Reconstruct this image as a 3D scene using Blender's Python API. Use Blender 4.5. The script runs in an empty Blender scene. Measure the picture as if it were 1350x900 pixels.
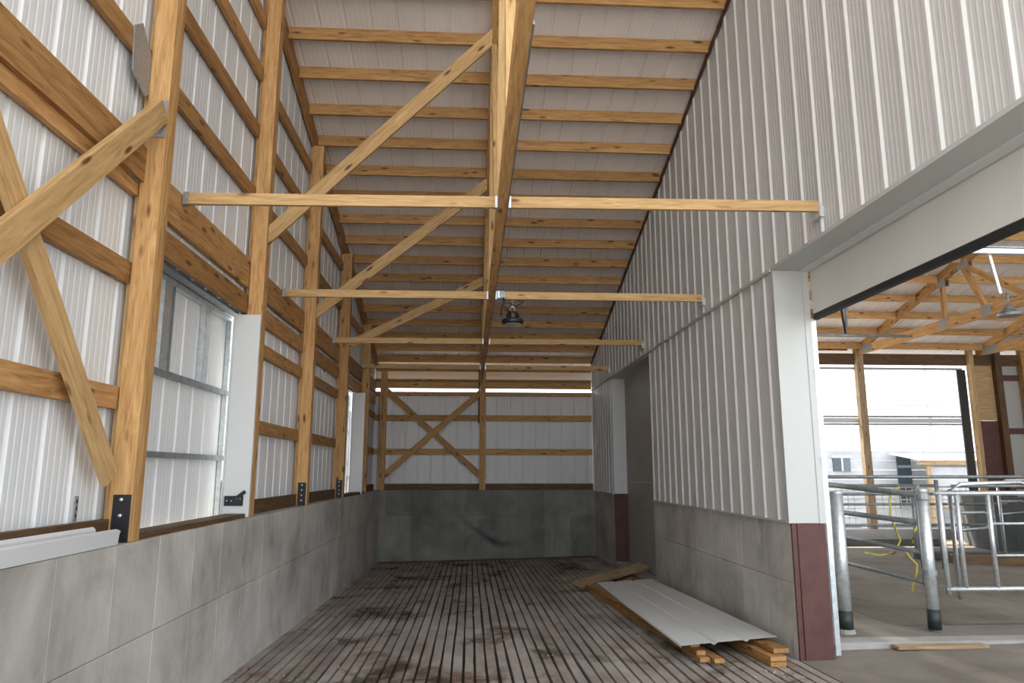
import bpy, bmesh, math, random
from mathutils import Vector, Matrix
random.seed(7)
R = math.radians
scene = bpy.context.scene
COL = scene.collection

# ------------------------------------------------------------------ camera
cam = bpy.data.cameras.new('camera'); cam.sensor_width = 36.0; cam.lens = 945/1350*36; cam.clip_end = 400
camo = bpy.data.objects.new('camera', cam); COL.objects.link(camo)
camo.location = (0, 0, 1.94); camo.rotation_euler = (R(90+10.257), 0, R(-3.278))
scene.camera = camo
# ------------------------------------------------------------------ light
w = bpy.data.worlds.new('world'); scene.world = w; w.use_nodes = True
w.node_tree.nodes['Background'].inputs[0].default_value = (0.86, 0.93, 1.0, 1)
w.node_tree.nodes['Background'].inputs[1].default_value = 1.0
sun = bpy.data.lights.new('sun', 'SUN'); sun.energy = 5.0; sun.angle = R(2); sun.color = (1, 0.93, 0.82)
suno = bpy.data.objects.new('sun', sun); COL.objects.link(suno)
suno.rotation_euler = (R(-33), 0, R(12)); suno.location = (-10, 25, 40)
scene.view_settings.view_transform = 'Standard'; scene.view_settings.look = 'None'
scene.view_settings.gamma = 1; scene.view_settings.use_curve_mapping = False
scene.view_settings.exposure = 1.95
scene.cycles.diffuse_bounces = 8

# ------------------------------------------------------------------ materials
def mat(name, rough=0.6, metal=0.0, spec=0.5):
    m = bpy.data.materials.new(name); m.use_nodes = True
    nt = m.node_tree; b = nt.nodes['Principled BSDF']
    b.inputs['Roughness'].default_value = rough; b.inputs['Metallic'].default_value = metal
    b.inputs['Specular IOR Level'].default_value = spec
    return m, nt, b
def N(nt, t, **k):
    n = nt.nodes.new(t)
    for a, v in k.items(): setattr(n, a, v)
    return n
def ramp(nt, stops):
    r = N(nt, 'ShaderNodeValToRGB'); e = r.color_ramp.elements
    while len(e) < len(stops): e.new(0.5)
    for x, (p, c) in zip(e, stops): x.position = p; x.color = (*c, 1)
    return r
def mapping(nt, scale, coord='Object', world=False):
    if world: src = N(nt, 'ShaderNodeNewGeometry').outputs['Position']
    else: src = N(nt, 'ShaderNodeTexCoord').outputs[coord]
    mp = N(nt, 'ShaderNodeMapping'); mp.inputs['Scale'].default_value = scale
    nt.links.new(src, mp.inputs['Vector']); return mp
def rnd_offset(nt, mp):
    """shift the texture by a random amount per object"""
    oi = N(nt, 'ShaderNodeObjectInfo'); vm = N(nt, 'ShaderNodeVectorMath', operation='SCALE')
    cb = N(nt, 'ShaderNodeCombineXYZ')
    for i in range(3): nt.links.new(oi.outputs['Random'], cb.inputs[i])
    nt.links.new(cb.outputs[0], vm.inputs[0]); vm.inputs['Scale'].default_value = 57.0
    nt.links.new(vm.outputs[0], mp.inputs['Location']); return oi
def mix(nt, f, a, b, blend='MIX'):
    m = N(nt, 'ShaderNodeMix', data_type='RGBA', blend_type=blend)
    for s, v in ((0, f), (6, a), (7, b)):
        if isinstance(v, bpy.types.NodeSocket): nt.links.new(v, m.inputs[s])
        elif isinstance(v, tuple): m.inputs[s].default_value = (*v, 1)
        else: m.inputs[s].default_value = v
    return m.outputs[2]
def noise(nt, mp, scale, detail=3, rough=0.55, dist=0):
    n = N(nt, 'ShaderNodeTexNoise'); n.inputs['Scale'].default_value = scale; n.inputs['Detail'].default_value = detail
    n.inputs['Roughness'].default_value = rough; n.inputs['Distortion'].default_value = dist
    nt.links.new(mp.outputs[0], n.inputs['Vector']); return n
def bump(nt, b, h, strength=0.2, dist=0.01):
    bp = N(nt, 'ShaderNodeBump'); bp.inputs['Strength'].default_value = strength; bp.inputs['Distance'].default_value = dist
    nt.links.new(h, bp.inputs['Height']); nt.links.new(bp.outputs[0], b.inputs['Normal'])

def wood(name, dark, mid, light, knot=(0.16, 0.07, 0.025), vary=0.35):
    m, nt, b = mat(name, 0.62, 0, 0.3)
    mp = mapping(nt, (1.2, 14, 14)); oi = rnd_offset(nt, mp)
    n1 = noise(nt, mp, 2.6, 5, 0.6, 0.9)
    r1 = ramp(nt, [(0.30, dark), (0.5, mid), (0.72, light)]); nt.links.new(n1.outputs[0], r1.inputs[0])
    mp2 = mapping(nt, (2.6, 9, 9)); rnd_offset(nt, mp2)
    v = N(nt, 'ShaderNodeTexVoronoi'); v.inputs['Scale'].default_value = 1.0; nt.links.new(mp2.outputs[0], v.inputs['Vector'])
    kr = ramp(nt, [(0.10, (1, 1, 1)), (0.20, (0, 0, 0))]); nt.links.new(v.outputs['Distance'], kr.inputs[0])
    c = mix(nt, kr.outputs[0], r1.outputs[0], knot)
    tone = ramp(nt, [(0, (1-vary, 1-vary*1.1, 1-vary*1.25)), (1, (1, 1, 1))]); nt.links.new(oi.outputs['Random'], tone.inputs[0])
    c = mix(nt, 1.0, c, tone.outputs[0], 'MULTIPLY')
    nt.links.new(c, b.inputs['Base Color']); bump(nt, b, n1.outputs[0], 0.12, 0.004); return m
M = {}
M['wood'] = wood('framing_lumber', (0.36, 0.185, 0.066), (0.56, 0.32, 0.128), (0.68, 0.43, 0.19), vary=0.28)
M['pale'] = wood('pale_lumber', (0.42, 0.25, 0.10), (0.58, 0.375, 0.17), (0.70, 0.48, 0.24), vary=0.2)
M['girt'] = wood('weathered_lumber', (0.29, 0.14, 0.048), (0.49, 0.265, 0.104), (0.63, 0.375, 0.16), vary=0.4)
M['treated'] = wood('treated_lumber', (0.075, 0.042, 0.02), (0.14, 0.08, 0.038), (0.22, 0.13, 0.065), vary=0.3)
M['plank'] = wood('grey_plank', (0.24, 0.16, 0.09), (0.38, 0.27, 0.16), (0.50, 0.38, 0.25), vary=0.2)

def sheet(name, col, rough=0.42, spec=0.45, mott=0.05, bumpy=0.03):
    m, nt, b = mat(name, rough, 0, spec)
    mp = mapping(nt, (1, 1, 0.35), world=True); n = noise(nt, mp, 1.6, 4)
    lo = tuple(x*(1-mott*2) for x in col)
    r = ramp(nt, [(0.3, lo), (0.65, col)]); nt.links.new(n.outputs[0], r.inputs[0])
    nt.links.new(r.outputs[0], b.inputs['Base Color'])
    return m
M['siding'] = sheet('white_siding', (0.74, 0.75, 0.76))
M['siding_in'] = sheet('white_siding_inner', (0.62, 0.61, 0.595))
M['roof'] = sheet('roof_sheet_underside', (0.84, 0.80, 0.785), 0.5)  # faint pink of bounced light is included in this colour
M['trim'] = sheet('white_trim', (0.62, 0.63, 0.63), 0.4, 0.4, 0.02, 0.0)
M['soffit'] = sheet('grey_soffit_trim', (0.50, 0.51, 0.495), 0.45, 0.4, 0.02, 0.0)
M['door'] = sheet('door_skin', (0.70, 0.70, 0.665), 0.5, 0.35, 0.03, 0.0)
M['doorgrey'] = sheet('grey_door_skin', (0.40, 0.392, 0.365), 0.5, 0.3, 0.05, 0.0)
M['loose'] = sheet('loose_sheet_steel', (0.62, 0.63, 0.62), 0.4, 0.4, 0.03, 0.0)

def concrete(name, c0, c1, c2, vary=0.25, streak=True, smear=False):
    m, nt, b = mat(name, 0.85, 0, 0.25)
    mp = mapping(nt, (1, 1, 1), world=True)
    n1 = noise(nt, mp, 1.1, 7, 0.62, 0.4)
    r = ramp(nt, [(0.28, c0), (0.5, c1), (0.75, c2)]); nt.links.new(n1.outputs[0], r.inputs[0])
    c = r.outputs[0]
    if streak:
        mp2 = mapping(nt, (7, 7, 0.7), world=True); n2 = noise(nt, mp2, 1.0, 4)
        r2 = ramp(nt, [(0.35, (0.72, 0.72, 0.72)), (0.6, (1, 1, 1))]); nt.links.new(n2.outputs[0], r2.inputs[0])
        c = mix(nt, 0.32, c, r2.outputs[0], 'MULTIPLY')
    if streak:
        mp4 = mapping(nt, (1, 1, 1.3), world=True); n5 = noise(nt, mp4, 0.55, 5, 0.6, 1.6)
        r5 = ramp(nt, [(0.36, (0.80, 0.80, 0.79)), (0.60, (1, 1, 1))]); nt.links.new(n5.outputs[0], r5.inputs[0])
        c = mix(nt, 0.8, c, r5.outputs[0], 'MULTIPLY')
    if streak:         # rare dark scuffs and pale patches with a shape of their own
        mp6 = mapping(nt, (2.4, 2.4, 0.9), world=True); n6 = noise(nt, mp6, 1.0, 5, 0.6, 0.6)
        r6 = ramp(nt, [(0.66, (0, 0, 0)), (0.72, (0.55, 0.55, 0.55))]); nt.links.new(n6.outputs[0], r6.inputs[0])
        c = mix(nt, r6.outputs[0], c, tuple(x*0.45 for x in c0))
        r7 = ramp(nt, [(0.24, (0.7, 0.7, 0.7)), (0.33, (0, 0, 0))]); nt.links.new(n6.outputs[0], r7.inputs[0])
        c = mix(nt, r7.outputs[0], c, c2)
    if smear:          # black rubbed streak that curves down to the right
        g = N(nt, 'ShaderNodeNewGeometry'); sp = N(nt, 'ShaderNodeSeparateXYZ'); nt.links.new(g.outputs['Position'], sp.inputs[0])
        def ma(op, a, b=None, cl=False):
            q = N(nt, 'ShaderNodeMath', operation=op); q.use_clamp = cl
            for i, v in enumerate((a, b)):
                if v is None: continue
                if isinstance(v, (int, float)): q.inputs[i].default_value = v
                else: nt.links.new(v, q.inputs[i])
            return q.outputs[0]
        X, Z = sp.outputs[0], sp.outputs[2]
        k = ma('POWER', ma('MAXIMUM', ma('MULTIPLY', ma('SUBTRACT', 0.75, X), 1.15), 0.0), 1.5)
        z0 = ma('ADD', ma('MULTIPLY', k, 0.52), 0.34)
        wob = ma('MULTIPLY', ma('SUBTRACT', n1.outputs[0], 0.5), 0.35)
        d = ma('ABSOLUTE', ma('SUBTRACT', ma('ADD', Z, wob), z0))
        msk = ma('SUBTRACT', 1.0, ma('MULTIPLY', d, 8.0), True)
        ends = ma('SUBTRACT', 1.0, ma('MULTIPLY', ma('ABSOLUTE', ma('SUBTRACT', X, 0.5)), 1.15), True)
        c = mix(nt, ma('MULTIPLY', ma('MULTIPLY', msk, ends), 0.9), c, (0.03, 0.03, 0.03))
    oi = N(nt, 'ShaderNodeObjectInfo')
    tone = ramp(nt, [(0, (1-vary,)*3), (1, (1, 1, 1))]); nt.links.new(oi.outputs['Random'], tone.inputs[0])
    c = mix(nt, 1.0, c, tone.outputs[0], 'MULTIPLY')
    nt.links.new(c, b.inputs['Base Color'])
    n3 = noise(nt, mp, 18, 5); bump(nt, b, n3.outputs[0], 0.2, 0.01); return m
M['conc'] = concrete('cast_concrete', (0.33, 0.315, 0.28), (0.56, 0.54, 0.495), (0.70, 0.685, 0.64), 0.12)
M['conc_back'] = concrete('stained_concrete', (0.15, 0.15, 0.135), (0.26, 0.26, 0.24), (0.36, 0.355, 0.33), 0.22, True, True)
M['curb'] = concrete('curb_concrete', (0.28, 0.27, 0.255), (0.36, 0.35, 0.33), (0.43, 0.42, 0.40), 0.05)
M['barnfloor'] = concrete('worn_barn_floor', (0.135, 0.118, 0.098), (0.205, 0.182, 0.155), (0.27, 0.245, 0.215), 0, False)
M['yard'] = concrete('gravel_yard', (0.44, 0.40, 0.36), (0.54, 0.50, 0.45), (0.62, 0.58, 0.53), 0, False)
M['brownyard'] = concrete('dirt_alley', (0.11, 0.075, 0.045), (0.19, 0.13, 0.08), (0.27, 0.20, 0.13), 0, False)
M['darkblock'] = concrete('dark_concrete', (0.06, 0.065, 0.06), (0.10, 0.105, 0.10), (0.15, 0.155, 0.15), 0.1)
M['block'] = concrete('grey_block', (0.36, 0.37, 0.39), (0.46, 0.47, 0.49), (0.56, 0.57, 0.59), 0.1, False)

def slatmat():
    m, nt, b = mat('slat_concrete', 0.88, 0, 0.2)
    mp = mapping(nt, (1, 0.45, 1), world=True)
    n1 = noise(nt, mp, 3.2, 6, 0.6)
    r = ramp(nt, [(0.3, (0.24, 0.20, 0.175)), (0.55, (0.38, 0.335, 0.30)), (0.75, (0.48, 0.44, 0.405))]); nt.links.new(n1.outputs[0], r.inputs[0])
    mp2 = mapping(nt, (1, 0.8, 1), world=True)
    n2 = noise(nt, mp2, 1.25, 7, 0.68, 0.3)          # dried manure stains
    r2 = ramp(nt, [(0.53, (0, 0, 0)), (0.63, (1, 1, 1))]); nt.links.new(n2.outputs[0], r2.inputs[0])
    c = mix(nt, r2.outputs[0], r.outputs[0], (0.085, 0.058, 0.036))
    n4 = noise(nt, mp2, 2.3, 4, 0.6); r4 = ramp(nt, [(0.58, (0, 0, 0)), (0.70, (0.5, 0.5, 0.5))]); nt.links.new(n4.outputs[0], r4.inputs[0])
    c = mix(nt, r4.outputs[0], c, (0.22, 0.11, 0.055))
    oi = N(nt, 'ShaderNodeObjectInfo')
    t = ramp(nt, [(0, (0.82,)*3), (1, (1, 1, 1))]); nt.links.new(oi.outputs['Random'], t.inputs[0])
    c = mix(nt, 1.0, c, t.outputs[0], 'MULTIPLY')
    nt.links.new(c, b.inputs['Base Color'])
    n3 = noise(nt, mp, 22, 4); bump(nt, b, n3.outputs[0], 0.25, 0.008); return m
M['slat'] = slatmat()
def plain(name, col, rough=0.5, metal=0.0, spec=0.5, nz=0.12, sc=9):
    m, nt, b = mat(name, rough, metal, spec)
    mp = mapping(nt, (1, 1, 1)); n = noise(nt, mp, sc, 3)
    r = ramp(nt, [(0.3, tuple(x*(1-nz) for x in col)), (0.7, tuple(min(1, x*(1+nz)) for x in col))]); nt.links.new(n.outputs[0], r.inputs[0])
    nt.links.new(r.outputs[0], b.inputs['Base Color']); return m
M['bed'] = plain('groove_dirt', (0.035, 0.026, 0.018), 0.95, nz=0.3)
M['black'] = plain('black_painted_steel', (0.012, 0.012, 0.014), 0.45)
M['bolt'] = plain('bright_bolt', (0.75, 0.76, 0.78), 0.3, 0.7)
M['galv'] = plain('galvanized_steel', (0.60, 0.63, 0.65), 0.38, 0.75, nz=0.15, sc=25)
M['galvdull'] = plain('dull_galvanized_steel', (0.30, 0.33, 0.34), 0.5, 0.6, nz=0.2, sc=14)
M['plate'] = plain('truss_plate_steel', (0.34, 0.34, 0.34), 0.5, 0.5, nz=0.15, sc=40)
M['red'] = plain('oxide_red_paint', (0.085, 0.031, 0.025), 0.6, nz=0.22, sc=7)
M['rubber'] = plain('black_rubber', (0.018, 0.02, 0.021), 0.6)
M['sleeve'] = plain('dark_green_sleeve', (0.018, 0.026, 0.024), 0.5)
M['rope'] = plain('yellow_rope', (0.50, 0.42, 0.06), 0.7, nz=0.2, sc=30)
M['lens'] = plain('lamp_lens', (0.30, 0.36, 0.42), 0.2)
M['white_wire'] = plain('pale_wire', (0.55, 0.53, 0.48), 0.5, 0.3)
M['glass'] = plain('dark_glass', (0.05, 0.07, 0.09), 0.08, 0, 0.8)
M['ply'] = wood('plywood', (0.30, 0.19, 0.09), (0.45, 0.30, 0.15), (0.56, 0.40, 0.22), vary=0.1)
M['farwhite'] = sheet('far_white_siding', (0.82, 0.83, 0.86), 0.6, 0.2, 0.02, 0)
M['crumb'] = plain('pale_chip', (0.55, 0.52, 0.46), 0.8)

# ------------------------------------------------------------------ helpers
def place(o, mtx, parent):
    """world matrix -> local under a chain of translated / boarded parents"""
    WM[o.name] = mtx
    if parent is not None:
        o.parent = parent; o.matrix_basis = WM[parent.name].inverted() @ mtx
    else: o.matrix_basis = mtx
WM = {}
def tag(o, label=None, cat=None, group=None, kind=None):
    if label: o['label'] = label
    if cat: o['category'] = cat
    if group: o['group'] = group
    if kind: o['kind'] = kind
    return o
def empty(name, loc, label=None, cat=None, group=None, kind=None):
    o = bpy.data.objects.new(name, None); COL.objects.link(o); o.empty_display_size = 0.1
    place(o, Matrix.Translation(Vector(loc)), None); return tag(o, label, cat, group, kind)
def obj(name, me, m, mtx, parent=None):
    o = bpy.data.objects.new(name, me); COL.objects.link(o)
    if not me.materials: me.materials.append(M[m])
    place(o, mtx, parent); return o
CACHE = {}
def boxmesh(L, t, wd, m, bev=0.0):
    k = (round(L, 4), round(t, 4), round(wd, 4), m, bev)
    if k in CACHE: return CACHE[k]
    me = bpy.data.meshes.new('board'); bm = bmesh.new()
    bmesh.ops.create_cube(bm, size=1.0, matrix=Matrix.Diagonal((L, t, wd, 1)))
    if bev: bmesh.ops.bevel(bm, geom=bm.edges[:], offset=bev, segments=1, affect='EDGES')
    bm.to_mesh(me); bm.free(); CACHE[k] = me; return me
def board(name, p0, p1, t, wd, m, parent=None, up=(0, 0, 1), bev=0.0):
    """a bar from p0 to p1 (centre line); wd measured along up, t across"""
    p0, p1 = Vector(p0), Vector(p1); x = (p1-p0); L = x.length; x.normalize()
    z = Vector(up) - x*Vector(up).dot(x); z.normalize(); y = z.cross(x)
    mt = Matrix((x, y, z)).transposed().to_4x4(); mt.translation = (p0+p1)/2
    return obj(name, boxmesh(L, t, wd, m, bev), m, mt, parent)
def box(name, x0, x1, y0, y1, z0, z1, m, parent=None, bev=0.0):
    me = boxmesh(x1-x0, y1-y0, z1-z0, m, bev)
    return obj(name, me, m, Matrix.Translation(((x0+x1)/2, (y0+y1)/2, (z0+z1)/2)), parent)
def raw(name, vs, fs, m, parent=None, smooth=False):
    vs = [Vector(v) for v in vs]
    c = Vector([(min(v[i] for v in vs)+max(v[i] for v in vs))/2 for i in range(3)]); c[2] = min(v[2] for v in vs)
    me = bpy.data.meshes.new(name); me.from_pydata([v-c for v in vs], [], fs); me.update()
    if smooth: me.shade_smooth()
    return obj(name, me, m, Matrix.Translation(c), parent)
def tube(name, pts, r, m, parent=None, n=10, cap=True, joined=None):
    """round bar along a polyline"""
    pts = [Vector(p) for p in pts]; vs = []; fs = []
    for i, p in enumerate(pts):
        d = (pts[min(i+1, len(pts)-1)] - pts[max(i-1, 0)]).normalized()
        a = Vector((0, 0, 1)) if abs(d.z) < 0.9 else Vector((1, 0, 0))
        u = d.cross(a).normalized(); v = d.cross(u)
        for k in range(n):
            t = 2*math.pi*k/n; vs.append(p + (u*math.cos(t)+v*math.sin(t))*r)
    for i in range(len(pts)-1):
        for k in range(n): fs.append((i*n+k, i*n+(k+1) % n, (i+1)*n+(k+1) % n, (i+1)*n+k))
    if cap: fs.append(tuple(range(n-1, -1, -1))); fs.append(tuple(range((len(pts)-1)*n, len(pts)*n)))
    if joined is not None:
        o = len(joined[0]); joined[0].extend(vs); joined[1].extend(tuple(i+o for i in f) for f in fs); return None
    return raw(name, vs, fs, m, parent, True)
def lathe(name, prof, c, m, parent=None, n=24):
    vs = []; fs = []; c = Vector(c)
    for r, z in prof:
        for k in range(n): t = 2*math.pi*k/n; vs.append(c+Vector((r*math.cos(t), r*math.sin(t), z)))
    for i in range(len(prof)-1):
        for k in range(n): fs.append((i*n+k, i*n+(k+1) % n, (i+1)*n+(k+1) % n, (i+1)*n+k))
    fs.append(tuple(range(n-1, -1, -1))); fs.append(tuple(range((len(prof)-1)*n, len(prof)*n)))
    return raw(name, vs, fs, m, parent, False)
def rib_profile(u0, u1, minor=3, hi=0.021, lo=0.002):
    """(u, height) list of a ribbed steel sheet, one main rib every foot"""
    P = 0.3048; out = [(u0, 0.0)]
    k = math.ceil((u0+0.024)/P)
    k0 = math.floor(u0/P)
    for kk in range(k0, int(u1/P)+2):
        c = kk*P
        for a, h in ((-0.022, 0), (-0.010, hi), (0.010, hi), (0.022, 0)): out.append((c+a, h))
        for j in range(minor):
            cc = c + P*(j+1)/(minor+1)
            for a, h in ((-0.011, 0), (-0.005, lo), (0.005, lo), (0.011, 0)): out.append((cc+a, h))
    out = [q for q in out if u0 <= q[0] <= u1]; out.sort()
    out.append((u1, 0.0)); return out
def ribbed(name, u0, u1, f, v0, v1, m, parent, minor=4, hi=0.020):
    """f(u,h,v)->point ; v0, v1 functions of u"""
    pr = rib_profile(u0, u1, minor, hi); vs = []; fs = []
    for u, h in pr: vs.append(f(u, h, v0(u))); vs.append(f(u, h, v1(u)))
    for i in range(len(pr)-1): fs.append((2*i, 2*i+2, 2*i+3, 2*i+1))
    return raw(name, vs, fs, m, parent)
ZP = lambda y: 7.136-0.279*(y-7.207)           # underside of the purlins
ZF = lambda x, y: -0.01+0.022*x-0.026*(y-16.85)  # sloping slatted floor
SW = 0.9144
XL, XR, YB, ZC = -2.05, 2.88, 16.75, 1.515
Y0 = -0.5                                      # open end behind the camera
SL = math.hypot(1, 0.279); UPN = Vector((0, 0.279, 1)).normalized()

# ------------------------------------------------------------------ ground and floors
g = raw('ground', [(-60, -60, -0.25), (80, -60, -0.25), (80, 90, -0.25), (-60, 90, -0.25)], [(0, 1, 2, 3)], 'yard')
tag(g, 'pale gravel yard around the barn', 'ground', kind='structure')
fl = raw('floor', [(x, y, ZF(x, y)-dz) for dz in (0.024, 0.22) for x, y in ((XL, 3.0), (XR, 3.0), (XR, YB), (XL, YB))],
         [(0, 1, 2, 3), (7, 6, 5, 4), (0, 4, 5, 1), (1, 5, 6, 2), (2, 6, 7, 3), (3, 7, 4, 0)], 'bed')
tag(fl, 'sloping floor of narrow grey concrete slats with dark slots', 'floor', kind='structure')
PITCH = 0.1006; ns = int((XR-XL)/PITCH)
for i in range(ns):
    xa = XL+0.004+i*PITCH; vs = []; fs = []; seg = 40
    ph1, ph2 = random.random()*9, random.random()*9
    for k in range(seg+1):
        y = 3.0+(16.32-3.0)*k/seg
        jl = 0.0035*math.sin(y*1.9+ph1)+random.uniform(-.0022, .0022); jr = 0.0035*math.sin(y*2.3+ph2)+random.uniform(-.0022, .0022)
        a, b = xa+jl, xa+0.083+jr
        for x, dz in ((a, -0.026), (a+0.003, 0.0), (b-0.003, 0.0), (b, -0.026)): vs.append((x, y, ZF(x, y)+dz))
    for k in range(seg):
        for q in range(3): fs.append((4*k+q, 4*k+q+1, 4*k+q+5, 4*k+q+4))
    fs.append((0, 1, 2, 3)); fs.append((4*seg+3, 4*seg+2, 4*seg+1, 4*seg))
    raw('slat', vs, [tuple(reversed(f)) for f in fs], 'slat', fl)
def tilted(name, x0, x1, y0, y1, dz, th, m, parent):
    return raw(name, [(x, y, ZF(x, y)+dz-t) for t in (0, th) for x, y in ((x0, y0), (x1, y0), (x1, y1), (x0, y1))],
               [(0, 1, 2, 3), (7, 6, 5, 4), (0, 4, 5, 1), (1, 5, 6, 2), (2, 6, 7, 3), (3, 7, 4, 0)], m, parent)
tilted('end_ledge', XL, XR, 16.34, YB, 0.0, 0.1, 'brownyard', fl)
tilted('entry_apron', XL, XR, Y0-2, 2.99, 0.0, 0.2, 'curb', fl)
bed2 = tilted('cross_alley', XR+0.001, 16.0, Y0-2, 6.80, -0.002-0.0, 0.25, 'barnfloor', fl)
bed2.name = 'alley_slab'
bf = raw('barn_floor', [(x, y, z) for z in (0.385, 0.1) for x, y in ((3.22, 6.80), (16, 6.80), (16, 16.7), (3.22, 16.7))],
         [(0, 1, 2, 3), (7, 6, 5, 4), (0, 4, 5, 1), (1, 5, 6, 2), (2, 6, 7, 3), (3, 7, 4, 0)], 'barnfloor')
tag(bf, 'raised concrete floor with a low kerb behind the big doorway', 'floor', kind='structure')
# fine saw-cut lanes on the barn floor (profile mesh, lanes run away from the camera)
for (xa, xb) in ((4.35, 5.9), (6.6, 9.6)):
    vs = []; fs = []; x = xa; row = []
    while x < xb:
        for dx, z in ((0, 0.386), (0.004, 0.391), (0.046, 0.391), (0.05, 0.386)): row.append((x+dx, z))
        x += 0.062
    for x, z in row: vs.append((x, 7.5, z)); vs.append((x, 15.2, z))
    for i in range(len(row)-1): fs.append((2*i, 2*i+2, 2*i+3, 2*i+1))
    o = raw('grooved_lane', vs, fs, 'barnfloor', bf); o['kind'] = 'stuff'
box('kerb_edge', 3.22, 16, 6.795, 7.02, 0.30, 0.388, 'curb', bf, 0.01)
box('feed_alley', 3.3, 16, 15.3, 16.7, 0.386, 0.40, 'brownyard', bf)

# ------------------------------------------------------------------ left wall
wl = box('wall_left', -2.36, XL-0.016, Y0, 17.1, -0.3, 1.50, 'conc')
tag(wl, 'cast concrete knee wall with timber framing and white ribbed siding', 'wall', kind='structure')
def panels(parent, axis, face, a0, a1, step, rows, m, sgn, off=0.0):
    a = a0
    while a < a1-0.02:
        b = min(a+step, a1)
        for z0, z1 in rows:
            j = random.uniform(0, 0.003)
            if axis == 'y': box('concrete_panel', *sorted((face+sgn*0.016, face-sgn*j*0)), a+0.002, b-0.002, z0, z1, m, parent, 0.0025)
            else: box('concrete_panel', a+0.002, b-0.002, *sorted((face+0.016, face)), z0, z1, m, parent, 0.0025)
        a = b
panels(wl, 'y', XL, -0.44, YB, 0.6096, ((-0.25, 0.921), (0.925, ZC)), 'conc', -1)
box('wall_cap', -2.36, XL-0.016, Y0, 17.1, 1.4995, ZC, 'conc', wl)
posts_y = [-0.10, 2.31, 4.73, 7.13, 9.49, 12.10, 14.66, 16.80]
# siding sheets (outer skin) with two door openings
y = -0.5; fL = lambda u, h, v: (-2.262-h, u, v)
doors = [(4.75, 6.98), (12.14, 14.06)]
while y < 17.0:
    cuts = sorted({y, min(y+SW, 17.05)} | {d for dd in doors for d in dd if y < d < y+SW})
    for a, b in zip(cuts, cuts[1:]):
        inn = any(d0-0.01 <= a and b <= d1+0.01 for d0, d1 in doors)
        ribbed('siding_panel', a, b, fL, lambda u, i=inn: 3.47 if i else 1.50, lambda u: ZP(u)+0.14, 'siding', wl)
    y += SW
GIRT = [(2.39, 0.14, 'girt'), (3.20, 0.14, 'girt'), (3.555, 0.185, 'girt'), (3.865, 0.285, 'girt'), (4.70, 0.14, 'girt'),
        (5.38, 0.14, 'girt'), (6.02, 0.14, 'girt'), (6.62, 0.14, 'girt'), (7.25, 0.14, 'girt'), (7.9, 0.14, 'girt')]
for i in range(len(posts_y)-1):
    ya, yb = posts_y[i], posts_y[i+1]-0.14
    if i == 0: ya = -0.4
    for zc, hh, mm in GIRT:
        if zc+0.2 > ZP(yb): continue
        isd = i in (2, 5)
        if isd and zc < 3.4: continue
        if not isd and i < 2 and zc == 3.555: continue
        board('girt', (-2.222, ya, zc), (-2.222, yb+0.02, zc), 0.038, hh, mm, wl)
    if i < 2: board('girt', (-2.183, ya, 3.93), (-2.183, yb, 3.93), 0.038, 0.235, 'girt', wl)
    if i in (2, 5): board('sill_plate', (-2.17, ya+0.01, 1.535), (-2.17, yb, 1.535), 0.18, 0.038, 'treated', wl)
    else: board('grade_board', (-2.20, ya+0.01, 1.585), (-2.20, yb, 1.585), 0.045, 0.142, 'treated', wl)
board('wall_rafter', (-2.215, 3.0, ZP(3.0)-0.01), (-2.215, 16.9, ZP(16.9)-0.01), 0.04, 0.26, 'girt', wl, UPN)

def bracket(parent, x0, x1, yf, z0, z1, nb):
    bk = box('base_bracket', x0, x1, yf-0.008, yf, z0, z1, 'black', parent, 0.002); bk['label'] = 'black steel base bracket'
    for k in range(nb):
        z = z0+0.06+(z1-z0-0.09)*k/(max(nb-1, 1))
        tube('bolt', [((x0+x1)/2, yf-0.008, z), ((x0+x1)/2, yf-0.022, z+0.002)], 0.011, 'bolt', bk, 8)
PL = {2: 'tall laminated wooden post nearest the camera on the left wall, black bracket at its foot',
      3: 'wooden post behind the white jamb panel of the near sliding door',
      4: 'wooden post with black base bracket between the white jamb and the dark second bracket',
      5: 'wooden post with small black base bracket just before the far sliding door',
      6: 'wooden post just behind the far narrow white jamb panel',
      7: 'wooden corner post where the left wall meets the back wall',
      1: 'wooden wall post beside the camera at the left edge'}
for i in range(1, 8):
    yb = posts_y[i]; ya = yb-0.137; top = ZP(yb)-0.16
    if i == 7: ya, yb, top = YB+0.01, YB+0.15, 4.25
    p = empty('wall_post', (-2.12, (ya+yb)/2, ZC), PL[i], 'post', 'posts along the left wall')
    x0, x1 = (-2.19, -2.053) if i < 7 else (-2.10, -1.96)
    for k in range(3):
        a = ya+(yb-ya)*k/3; b = ya+(yb-ya)*(k+1)/3-0.0015
        board('ply', ((x0+x1)/2, (a+b)/2, ZC+0.004), ((x0+x1)/2, (a+b)/2, top-0.006*(k == 1)), b-a, x1-x0, 'wood', p, (1, 0, 0))
    if i < 7: board('nailer', (-2.212, yb-0.05, ZC+0.03), (-2.212, yb-0.05, top), 0.1, 0.038, 'pale' if i == 2 else 'wood', p, (1, 0, 0))
    if i == 2: bracket(p, -2.165, -2.058, ya, 1.52, 1.80, 3)
    if i in (4, 5): bracket(p, -2.165, -2.065, ya, 1.52, 1.80, 4)

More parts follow.
